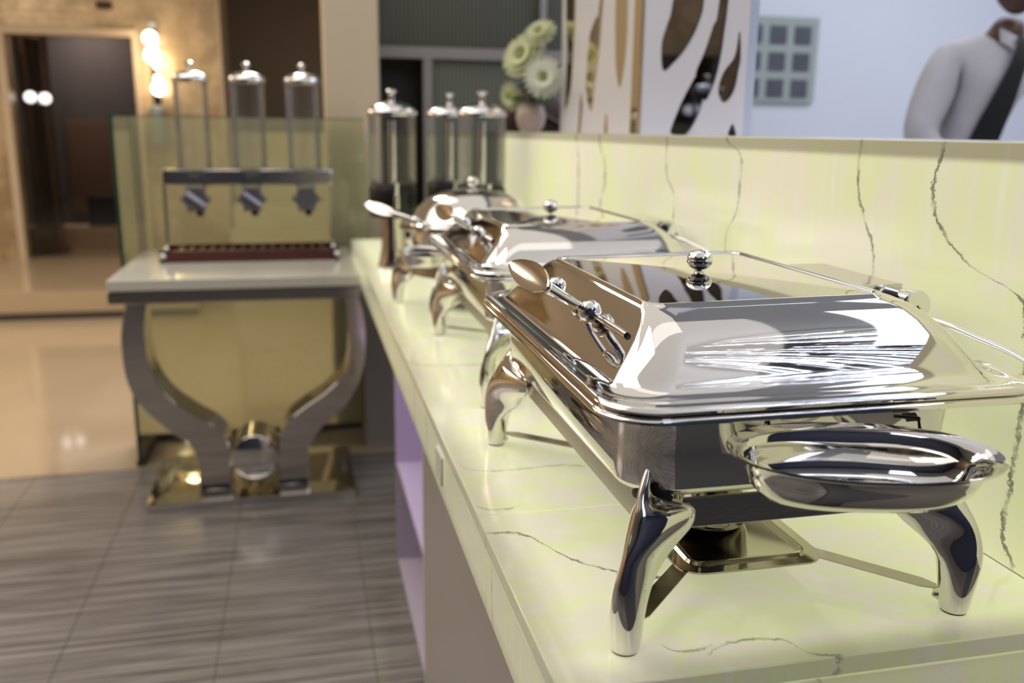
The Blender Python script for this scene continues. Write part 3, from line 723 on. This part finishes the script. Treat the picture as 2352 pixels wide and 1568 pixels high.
def lid_parts(t):
    R = []
    ox0, ox1, oy0, oy1 = wx(.236, .668, .657, 1.242)
    def ring(x0, x1, y0, y1, r, z, n=10):
        a = wx(x0, x1, y0, y1); R.append(rr(*a, r, z, n))
    ring(.243, .660, .664, 1.235, .046, .2215); ring(.2385, .6645, .6595, 1.2395, .050, .2225); ring(.2375, .6655, .6585, 1.2405, .051, .2255)
    ring(.2395, .6635, .6605, 1.2385, .050, .2285); ring(.2430, .6600, .6640, 1.235, .048, .2290); ring(.2450, .6580, .666, 1.233, .046, .2275)
    ring(.2530, .648, .680, 1.222, .045, .2280); ring(.2600, .640, .692, 1.213, .044, .2300); ring(.2645, .635, .700, 1.206, .044, .2345)
    ring(.2695, .631, .705, 1.201, .043, .241); ring(.2800, .623, .714, 1.193, .041, .252); ring(.2910, .614, .727, 1.182, .038, .2635)
    ring(.3005, .6035, .743, 1.168, .034, .274); ring(.3080, .592, .762, 1.152, .029, .2825); ring(.3125, .581, .779, 1.138, .025, .2872)
    ring(.3145, .575, .787, 1.130, .022, .2886); ring(.3155, .5725, .7900, 1.127, .020, .2906); ring(.3180, .570, .7930, 1.124, .018, .2908); ring(.3205, .5675, .796, 1.121, .016, .2890); ring(.3215, .5665, .797, 1.120, .015, .2862)
    def tilt(p):
        w_ = min(1, max(0, (p[2]-.245)/.042)); return (p[0], p[1], p[2]+w_*.0035*(p[0]+OX-.317)/.25)
    R = [[tilt(p) for p in r_] for r_ in R]
    lid = MB().loft(R, False, False).build('lid', steel, t, 50)
    # lining seen through the window
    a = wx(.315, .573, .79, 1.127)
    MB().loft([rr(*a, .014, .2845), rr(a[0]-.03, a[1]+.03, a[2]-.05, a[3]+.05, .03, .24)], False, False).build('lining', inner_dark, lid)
    a = wx(.3195, .5685, .795, 1.122)
    gx, gy = (a[0]+a[1])/2, (a[2]+a[3])/2; G = [[tilt(p) for p in rr(*a, .016, .2862)]]
    for k_ in range(0, 15):
        s2 = 1-k_/14.2; G.append([tilt((gx+(p[0]-gx)*s2, gy+(p[1]-gy)*s2, .2886+.0045*(1-s2*s2))) for p in rr(*a, .016, .288)])
    MB().loft(G).build('window_pane', lidglass, lid, 30)
    kx, ky = .440-OX, .952-OY
    kb = MB(); kb.lathe([(0, 0), (.006, 0), (.005, .004), (.005, .006)], 24, (kx, ky, .2955)); kb.build('knob_stem', chrome, lid)
    MB().ball((kx, ky, .3085), .0150, 32, .80).build('knob', chrome, lid)
    # hinge barrel and cover
    hx, hz = .662-OX, .264
    hb = MB(); hb.lathe([(0, 0), (.0165, 0), (.0182, .0015), (.0182, .012), (.0165, .0125), (.0165, .19), (.0182, .1905), (.0182, .202), (.0165, .203), (0, .203)], 36, (hx, .861-OY, hz), 'y')
    hb.build('hinge_barrel', chrome, lid)
    sc_ = MB(); sc_.lathe([(0, -.0008), (.0034, -.0008), (.0036, .0004)], 16, (hx+.0005, .861-OY, hz-.002), 'y'); sc_.build('screw', satin, lid)
    cx = MB(); cx.box(hx-.0026, hx+.0034, .8595-OY, .8602-OY, hz-.0027, hz-.0015).box(hx-.0001, hx+.0011, .8595-OY, .8602-OY, hz-.005, hz+.001); cx.build('screw_slot', rubber, lid, False)
    hc = MB(); hc.prism([(.592-OX, .2835), (.600-OX, .2845), (.664-OX, .2845), (.664-OX, .2815), (.640-OX, .262), (.600-OX, .262)], lambda u, v, t_: (u, t_, v), .892-OY, 1.056-OY)
    bevel(hc.build('hinge_cover', satin, lid, 20), .0008, 1)
    # handle: leaf shaped grip on two arms with a ball each
    B1, B2 = Vector((.282-OX, .866-OY, .270)), Vector((.276-OX, .972-OY, .2785))
    A1, A2 = Vector((.2905-OX, .778-OY, .2642)), Vector((.296-OX, 1.062-OY, .266))
    J1, J2 = Vector((.234-OX, .8445-OY, .2985)), Vector((.221-OX, .962-OY, .3055))
    hd = MB(); hd2 = MB()
    hd.tube(smoothpath([A1, A1.lerp(B1, .5), B1, B1.lerp(J1, .5)+Vector((-.001, .001, 0)), J1+Vector((-.002, .003, .001))], 5), [.0032]*5+[.0034]*5+[.0038+.00025*i for i in range(11)], 14)
    hd2.tube(smoothpath([A2, A2.lerp(B2, .5), B2, B2.lerp(J2, .5), J2], 5), [.0030]*10+[.0032+.0002*i for i in range(11)], 14)
    hd.build('handle_arm', chrome, lid); hd2.build('handle_arm', chrome, lid)
    g = MB(); wd = Vector((.52, 0, .855)); nn = Vector((-.855, 0, .52)); ctr = (J1+J2)/2+Vector((-.002, 0, .002)); ax = (J2-J1)/2; rings = []
    for off, sc2 in ((-.0016, .94), (-.0008, .99), (.0006, 1.0), (.0016, .965), (.0012, .90)):
        rr2 = []
        for k_ in range(40):
            th = 2*PI*k_/40; u = math.cos(th); v = math.sin(th)
            prof = .0150*math.copysign(abs(v)**1.25, v)*(1-.15*u)
            rr2.append(tuple(ctr+ax*u*1.0*sc2+wd*prof*sc2+nn*off))
        rings.append(rr2)
    g.loft(rings).build('handle_grip', satin_grip, lid, 30)
    MB().ball(tuple(B1), .0122, 28).build('handle_ball', chrome, lid)
    MB().ball(tuple(B2), .0110, 28).build('handle_ball', chrome, lid)
    # stay rod at the hinge side
    P = [(.650, .875, 1.160), (.661, .818, 1.155), (.674, .778, 1.1465), (.686, .738, 1.138), (.691, .705, 1.127), (.688, .678, 1.117), (.668, .664, 1.1215)]
    MB().tube(smoothpath([(p[0]-OX, p[1]-OY, p[2]-CT) for p in P], 5), .0034, 12).build('stay_rod', chrome, lid)

def water_pan(t):
    R = []
    def ring(x0, x1, y0, y1, r, z):
        a = wx(x0, x1, y0, y1); R.append(rr(*a, r, z, 10))
    ring(.300, .566, .725, 1.180, .030, .1310); ring(.282, .586, .706, 1.196, .045, .1320); ring(.273, .594, .698, 1.203, .047, .1365); ring(.2695, .5975, .694, 1.207, .047, .1430)
    ring(.268, .599, .692, 1.209, .047, .175); ring(.267, .600, .690, 1.210, .047, .2060)
    ring(.262, .610, .685, 1.215, .048, .2125); ring(.246, .656, .668, 1.231, .048, .2145)
    ring(.238, .664, .659, 1.240, .051, .2140); ring(.2345, .6675, .6555, 1.2435, .053, .2160); ring(.2345, .6675, .6555, 1.2435, .053, .2185); ring(.237, .665, .658, 1.241, .052, .2208); ring(.242, .66, .663, 1.236, .049, .2212)
    MB().loft(R, True, False).build('water_pan', steel, t, 50)
satin_grip = metal('grip_steel', (.78, .74, .70), .10, .05, (1, 1, 1), 10)

def make_chafer(lab):
    t = thing('chafing_dish', lab, 'chafing dish', (OX, OY, CT), 0, 'rectangular chafing dishes on the counter')
    chafer_frame(t, FX0, FX1, FY0, FY1); fuel_tray(t); water_pan(t); lid_parts(t)
    # slot bracket for the spoon dish
    hk = MB(); yb = .6885-OY
    hk.tube([(.392-OX, yb, .190), (.392-OX, yb, .2045), (.520-OX, yb, .2085)], .0007, 6)
    hk.box(.386-OX, .400-OX, yb-.001, yb+.001, .189, .192).box(.532-OX, .546-OX, yb-.001, yb+.001, .194, .197)
    hk.build('hook_bracket', blackm, t, False)
    return t
ch1 = make_chafer('rectangular glass-lidded steel chafing dish nearest the camera')
ch2 = copy_tree(ch1); ch2.location = (OX+.024, OY+.734, CT); ch2['label'] = 'rectangular glass-lidded steel chafing dish second along the counter'

def burner(lab, cx, cy):
    t = thing('fuel_holder', lab, 'fuel holder', (cx, cy, CT+.0275), 0, 'fuel holders under the chafing dishes')
    MB().lathe([(0, 0), (.034, 0), (.039, .004), (.0405, .010), (.0405, .052), (.043, .055), (.043, .058), (.038, .060), (.0375, .012), (0, .012)], 44).build('cup', steel, t)
    MB().lathe([(.0475, .058), (.048, .061), (.0475, .064), (.024, .066), (.022, .0635), (.044, .060)], 44, cap=False).build('collar', steel, t)
    MB().tube([(-.046, -.012, .062), (-.056, -.02, .066), (-.050, -.028, .064), (-.040, -.026, .063)], .0012, 8).build('loop_handle', satin, t)
    return t
b0 = burner('steel fuel cup under the near end of the closest chafing dish', .430, .866)
for (x, y, lab) in ((.430, 1.045, 'steel fuel cup under the far end of the closest chafing dish'), (.454, 1.60, 'steel fuel cup under the near end of the second chafing dish'), (.454, 1.779, 'steel fuel cup under the far end of the second chafing dish')):
    c = copy_tree(b0); c.location = (x, y, CT+.0275); c['label'] = lab

# spoon rest dish hooked on the near end
def spoon_dish(cx, cy, cz, rz, lab, rot=0.0):
    t = thing('spoon_dish', lab, 'dish', (cx, cy, cz), rz, 'oval spoon dishes hooked on the chafing dishes')
    R = []
    for rx, ry, z, e in ((.055, .016, -.0485, 2.4), (.076, .024, -.048, 2.5), (.086, .031, -.044, 2.5), (.0945, .0365, -.034, 2.5), (.101, .0405, -.018, 2.4), (.1045, .0425, -.006, 2.2), (.110, .046, -.002, 2.2), (.1165, .0505, -.0006, 2.2), (.1180, .052, .0005, 2.2), (.1172, .0514, .0020, 2.2), (.110, .0462, .0000, 2.2), (.1035, .0418, -.0045, 2.2), (.0995, .0395, -.018, 2.4), (.093, .0355, -.033, 2.5), (.0845, .030, -.0425, 2.5), (.074, .023, -.0462, 2.5), (.053, .015, -.0467, 2.4)):
        R.append(ell(0, 0, rx*1.03, ry, z*(.88 if z < -.01 else 1), 64, e))
    MB().loft(R).build('bowl', steel, t, 60)
    for q in (-1, 1): MB().tube([(q*.07, .046, .0), (q*.07, .053, .008), (q*.047, .053, .009)], .0016, 8).build('hook', blackm, t)
    t.rotation_euler = (math.radians(10), math.radians(rot), rz)
    return t
spoon_dish(.456, .634, CT+.188, math.radians(-8), 'oval steel spoon dish hooked on the near end of the closest chafing dish', 2.6)

# ------------------------------------------------------------------ round chafing dish, third along
rc = thing('round_chafing_dish', 'round steel chafing dish with domed lid, third along the counter', 'chafing dish', (.415, 2.245, CT))
MB().lathe([(0, .085), (.06, .09), (.11, .11), (.145, .15), (.158, .185), (.160, .205), (.178, .208), (.184, .211), (.184, .217), (.176, .219), (.15, .219)], 56, cap=False).build('water_pan', steel, rc)
rl = MB().lathe([(.178, .220), (.181, .223), (.176, .227), (.160, .229), (.152, .236), (.140, .258), (.115, .282), (.08, .298), (.04, .306), (0, .308)], 56, cap=False).build('lid', steel, rc)
MB().ball((0, 0, .324), .015, 20, .85).lathe([(.006, 0), (.006, .02)], 12, (0, 0, .305)).build('knob', chrome, rl)
for q in range(4):
    a = math.radians(236+90*q); sx, sy = -math.copysign(1, math.cos(a)), -math.copysign(1, math.sin(a))
    lg = leg_mesh(sx, sy).build('leg', steel, rc, 60, (.215*math.cos(a)*1.0, .215*math.sin(a), 0))
MB().lathe([(.158, .100), (.161, .100), (.161, .128), (.158, .128)], 56, cap=False).build('rail', brushed, rc)
MB().lathe([(0, .006), (.07, .006), (.075, .010), (.065, .012), (0, .012)], 40).build('fuel_tray', steel, rc)
HP = [(-.135, -.150, .228), (-.150, -.155, .238), (-.185, -.135, .252), (-.222, -.105, .261)]
MB().tube(smoothpath(HP, 6), [.0035+.00012*i for i in range(19)], 12).build('handle', chrome, rl)
gl = MB(); c0 = Vector((-.238, -.090, .265)); ax = Vector((-.034, .030, .010)); wd = Vector((.006, .006, .012))
gl.loft([[tuple(c0+ax*math.cos(q)*f+wd*math.sin(q)*f+Vector((-.001, -.001, .001))*h) for q in [2*PI*k_/28 for k_ in range(28)]] for f, h in ((.9, -1.5), (1, -.5), (1, .5), (.9, 1.5))])
gl.build('handle_grip', satin_grip, rl, 30)
for p in ((-.138, -.151, .231), (-.162, -.150, .243)):
    MB().ball(p, .011, 18).build('handle_ball', chrome, rl)
ds = spoon_dish(.266, 2.068, CT+.175, math.radians(-25), 'oval steel spoon dish hooked on the round chafing dish', 0)
ds.scale = (.5, .8, .8)

# ------------------------------------------------------------------ person
def skinned(name, nodes, edges, mat, parent=None, root=0, sub=2, loc=None):
    me = bpy.data.meshes.new(name); me.from_pydata([n[0] for n in nodes], edges, [])
    o = bpy.data.objects.new(name, me); C.objects.link(o)
    sk = o.modifiers.new('skin', 'SKIN'); sk.use_smooth_shade = True; sk.branch_smoothing = .6
    for i, n in enumerate(nodes):
        r = n[1]; me.skin_vertices[0].data[i].radius = r if isinstance(r, tuple) else (r, r)
        me.skin_vertices[0].data[i].use_root = (i == root)
    ss = o.modifiers.new('sub', 'SUBSURF'); ss.levels = sub; ss.render_levels = sub
    dg = bpy.context.evaluated_depsgraph_get(); me2 = bpy.data.meshes.new_from_object(o.evaluated_get(dg))
    bpy.data.objects.remove(o)
    q = link(name, me2, None, parent, 80); me2.materials.clear(); me2.materials.append(mat)
    return q
FZ = .10
struct(box('floor_step', (1.03, 4.5, .9, 4.9, .02, FZ), greige))
pr_ = thing('person', 'person in white shirt and black tie leaning behind the low wall', 'person', (2.12, 2.66, FZ))
O = Vector((2.12, 2.66, FZ))
J = {'pel': (2.090, 2.67, 1.10), 'wai': (2.110, 2.665, 1.25), 'che': (2.155, 2.645, 1.45), 'upc': (2.195, 2.63, 1.575), 'nec': (2.215, 2.60, 1.665), 'ne2': (2.205, 2.575, 1.72),
     'shr': (2.045, 2.65, 1.595), 'elr': (1.925, 2.60, 1.345), 'wrr': (2.02, 2.47, 1.20), 'shl': (2.37, 2.62, 1.60), 'ell': (2.47, 2.56, 1.34), 'wrl': (2.39, 2.42, 1.18),
     'hir': (2.00, 2.67, 1.03), 'knr': (1.98, 2.65, .58), 'anr': (1.99, 2.70, .19), 'tor': (1.97, 2.56, .135), 'hil': (2.18, 2.67, 1.03), 'knl': (2.20, 2.65, .58), 'anl': (2.21, 2.7, .19), 'tol': (2.23, 2.56, .135)}
J = {k_: tuple(Vector(v)-O) for k_, v in J.items()}
def graph(rad, edges, rootk, name, mat, par):
    ks = []
    for a, b_ in edges:
        for q in (a, b_):
            if q not in ks: ks.append(q)
    ks.remove(rootk); ks.insert(0, rootk)
    return skinned(name, [(J[q], rad[q]) for q in ks], [(ks.index(a), ks.index(b_)) for a, b_ in edges], mat, par)
E_all = [('pel', 'wai'), ('wai', 'che'), ('che', 'upc'), ('upc', 'nec'), ('nec', 'ne2'), ('upc', 'shr'), ('shr', 'elr'), ('elr', 'wrr'), ('upc', 'shl'), ('shl', 'ell'), ('ell', 'wrl'),
         ('pel', 'hir'), ('hir', 'knr'), ('knr', 'anr'), ('anr', 'tor'), ('pel', 'hil'), ('hil', 'knl'), ('knl', 'anl'), ('anl', 'tol')]
RB = {'pel': (.14, .10), 'wai': (.13, .095), 'che': (.15, .105), 'upc': (.12, .09), 'nec': .055, 'ne2': .052, 'shr': .06, 'elr': .04, 'wrr': .027, 'shl': .06, 'ell': .04, 'wrl': .027,
      'hir': .085, 'knr': .055, 'anr': .035, 'tor': .03, 'hil': .085, 'knl': .055, 'anl': .035, 'tol': .03}
body = graph(RB, E_all, 'pel', 'body', skin, pr_)
RS = dict(RB); RS.update({'pel': (.155, .115), 'wai': (.15, .112), 'che': (.168, .122), 'upc': (.138, .105), 'nec': .064, 'shr': .076, 'elr': .056, 'wrr': .042, 'shl': .076, 'ell': .056, 'wrl': .042})
graph(RS, [('pel', 'wai'), ('wai', 'che'), ('che', 'upc'), ('upc', 'nec'), ('upc', 'shr'), ('shr', 'elr'), ('elr', 'wrr'), ('upc', 'shl'), ('shl', 'ell'), ('ell', 'wrl')], 'pel', 'shirt', shirt_m, pr_)
RT = dict(RB); RT.update({'pel': (.16, .12), 'hir': .10, 'knr': .075, 'anr': .06, 'hil': .10, 'knl': .075, 'anl': .06, 'tor': .045, 'tol': .045})
graph(RT, [('pel', 'hir'), ('hir', 'knr'), ('knr', 'anr'), ('anr', 'tor'), ('pel', 'hil'), ('hil', 'knl'), ('knl', 'anl'), ('anl', 'tol')], 'pel', 'trousers', trouser_m, pr_)
# head, leaning forward
hc_ = Vector((2.180, 2.530, 1.838))-O
hm = MB(); rings = []
for i in range(17):
    th = PI*i/16; zc = -math.cos(th); rr_ = math.sin(th)
    jaw = 1.0 if zc > -.1 else 1-.28*(-zc-.1)
    ring = []
    for k_ in range(28):
        a = 2*PI*k_/28; x = .077*rr_*jaw*math.cos(a); y = .098*rr_*math.sin(a)*(1 if zc > -.1 else 1-.1*(-zc))
        nose = math.exp(-((math.cos(a))/.20)**2)*(1 if math.sin(a) < 0 else 0)
        y -= nose*(.020*math.exp(-((zc+.22)/.16)**2)+.008*math.exp(-((zc+.55)/.10)**2)+.006*math.exp(-((zc+.85)/.12)**2))
        for ex in (-.42, .42):
            if math.sin(a) < 0: y += .007*math.exp(-((math.cos(a)-ex)/.2)**2-((zc-.02)/.10)**2)
        ring.append(tuple(hc_+Vector((x, y, .122*zc))))
    rings.append(ring)
hd_ = hm.loft(rings).build('head', skin, pr_, 80)
for ex in (-.03, .03):
    MB().ball(tuple(hc_+Vector((ex, -.082, .004))), .011, 14).build('eye', plain('eye_white_%d' % (ex > 0), (.5, .48, .45), .2), hd_)
    MB().loft([ell(0, 0, .008, .012, 0, 14), ell(0, 0, .010, .016, .006, 14)]).build('ear', skin, hd_, True, tuple(hc_+Vector((ex*2.6, .0, -.005))))
MB().loft([[tuple(hc_+Vector((x, y, z))) for x, y, z in ell(0, -.088, .022, .006, -.062, 20)], [tuple(hc_+Vector((x, y, z))) for x, y, z in ell(0, -.094, .024, .007, -.068, 20)], [tuple(hc_+Vector((x, y, z))) for x, y, z in ell(0, -.086, .018, .006, -.078, 20)]]).build('mouth', plain('lips', (.12, .04, .035), .4), hd_)
hr = MB(); rings = []
for i in range(8):
    th = PI/2+PI/2*i/7*1.0; zc = -math.cos(th); rr_ = math.sin(th)
    rings.append([tuple(hc_+Vector((.083*rr_*math.cos(2*PI*k_/24), .012+.100*rr_*math.sin(2*PI*k_/24), .02+.110*zc))) for k_ in range(24)])
hr.loft(rings).build('hair', hair_m, pr_)
# collar, tie
for s in (-1, 1):
    nb = Vector(J['nec'])
    P = [nb+Vector((s*.012, -.066, -.02)), nb+Vector((s*.062, -.035, .012)), nb+Vector((s*.066, -.050, -.03)), nb+Vector((s*.032, -.090, -.062))]
    MB().add(P+[p+Vector((0, -.006, .002)) for p in P], [(0, 1, 2, 3), (7, 6, 5, 4), (0, 4, 5, 1), (1, 5, 6, 2), (2, 6, 7, 3), (3, 7, 4, 0)]).build('collar', shirt_m, pr_, False)
tp_ = [(2.200, 2.520, 1.648, .020), (2.193, 2.500, 1.615, .026), (2.178, 2.495, 1.56, .030), (2.150, 2.495, 1.48, .040), (2.120, 2.510, 1.38, .050), (2.095, 2.53, 1.28, .055), (2.08, 2.535, 1.20, .050), (2.07, 2.54, 1.14, .004)]
m = MB(); rings = []
dirx = Vector((.93, 0, -.36))
for x, y, z, hw in tp_:
    c = Vector((x, y, z))-O
    rings.append([tuple(c-dirx*hw), tuple(c+Vector((0, -.006, 0))), tuple(c+dirx*hw), tuple(c+Vector((0, .006, 0)))])
m.loft(rings).build('tie', tie_m, pr_, 30)
# hands: palm and five fingers
def hand(w_, d, n, sgn):
    w_, d, n = Vector(w_), Vector(d).normalized(), Vector(n).normalized(); s = d.cross(n)*sgn
    nodes = [(tuple(w_), .026), (tuple(w_+d*.045), (.036, .016)), (tuple(w_+d*.085), (.040, .014))]; ed = [(0, 1), (1, 2)]
    for i, (off, ln) in enumerate(((-.030, .070), (-.010, .080), (.010, .074), (.029, .058))):
        b_ = w_+d*.085+s*off; k0 = len(nodes)
        nodes += [(tuple(b_+d*ln*.25), .0095), (tuple(b_+d*ln*.65-n*ln*.12), .0088), (tuple(b_+d*ln*.95-n*ln*.34), .0078)]
        ed += [(2, k0), (k0, k0+1), (k0+1, k0+2)]
    k0 = len(nodes); b_ = w_+d*.03-s*.036
    nodes += [(tuple(b_+d*.01), .012), (tuple(b_+d*.035-s*.016-n*.01), .0105), (tuple(b_+d*.06-s*.018-n*.02), .0088)]
    ed += [(1, k0), (k0, k0+1), (k0+1, k0+2)]
    skinned('hand', nodes, ed, skin, pr_, 0, 1)
hand(J['wrr'], (.3, -.75, -.45), (0, -.5, .85), 1)
hand(J['wrl'], (-.3, -.75, -.45), (0, -.5, .85), -1)
for s in ('r', 'l'):
    a = Vector(J['an'+s]); MB().loft([ell(a.x, a.y-.07, .045, .14, .0, 28, 2.4), ell(a.x, a.y-.07, .047, .142, .025, 28, 2.4), ell(a.x, a.y-.06, .04, .12, .055, 28), ell(a.x, a.y, .04, .05, .10, 28)]).build('shoe', rubber, pr_)
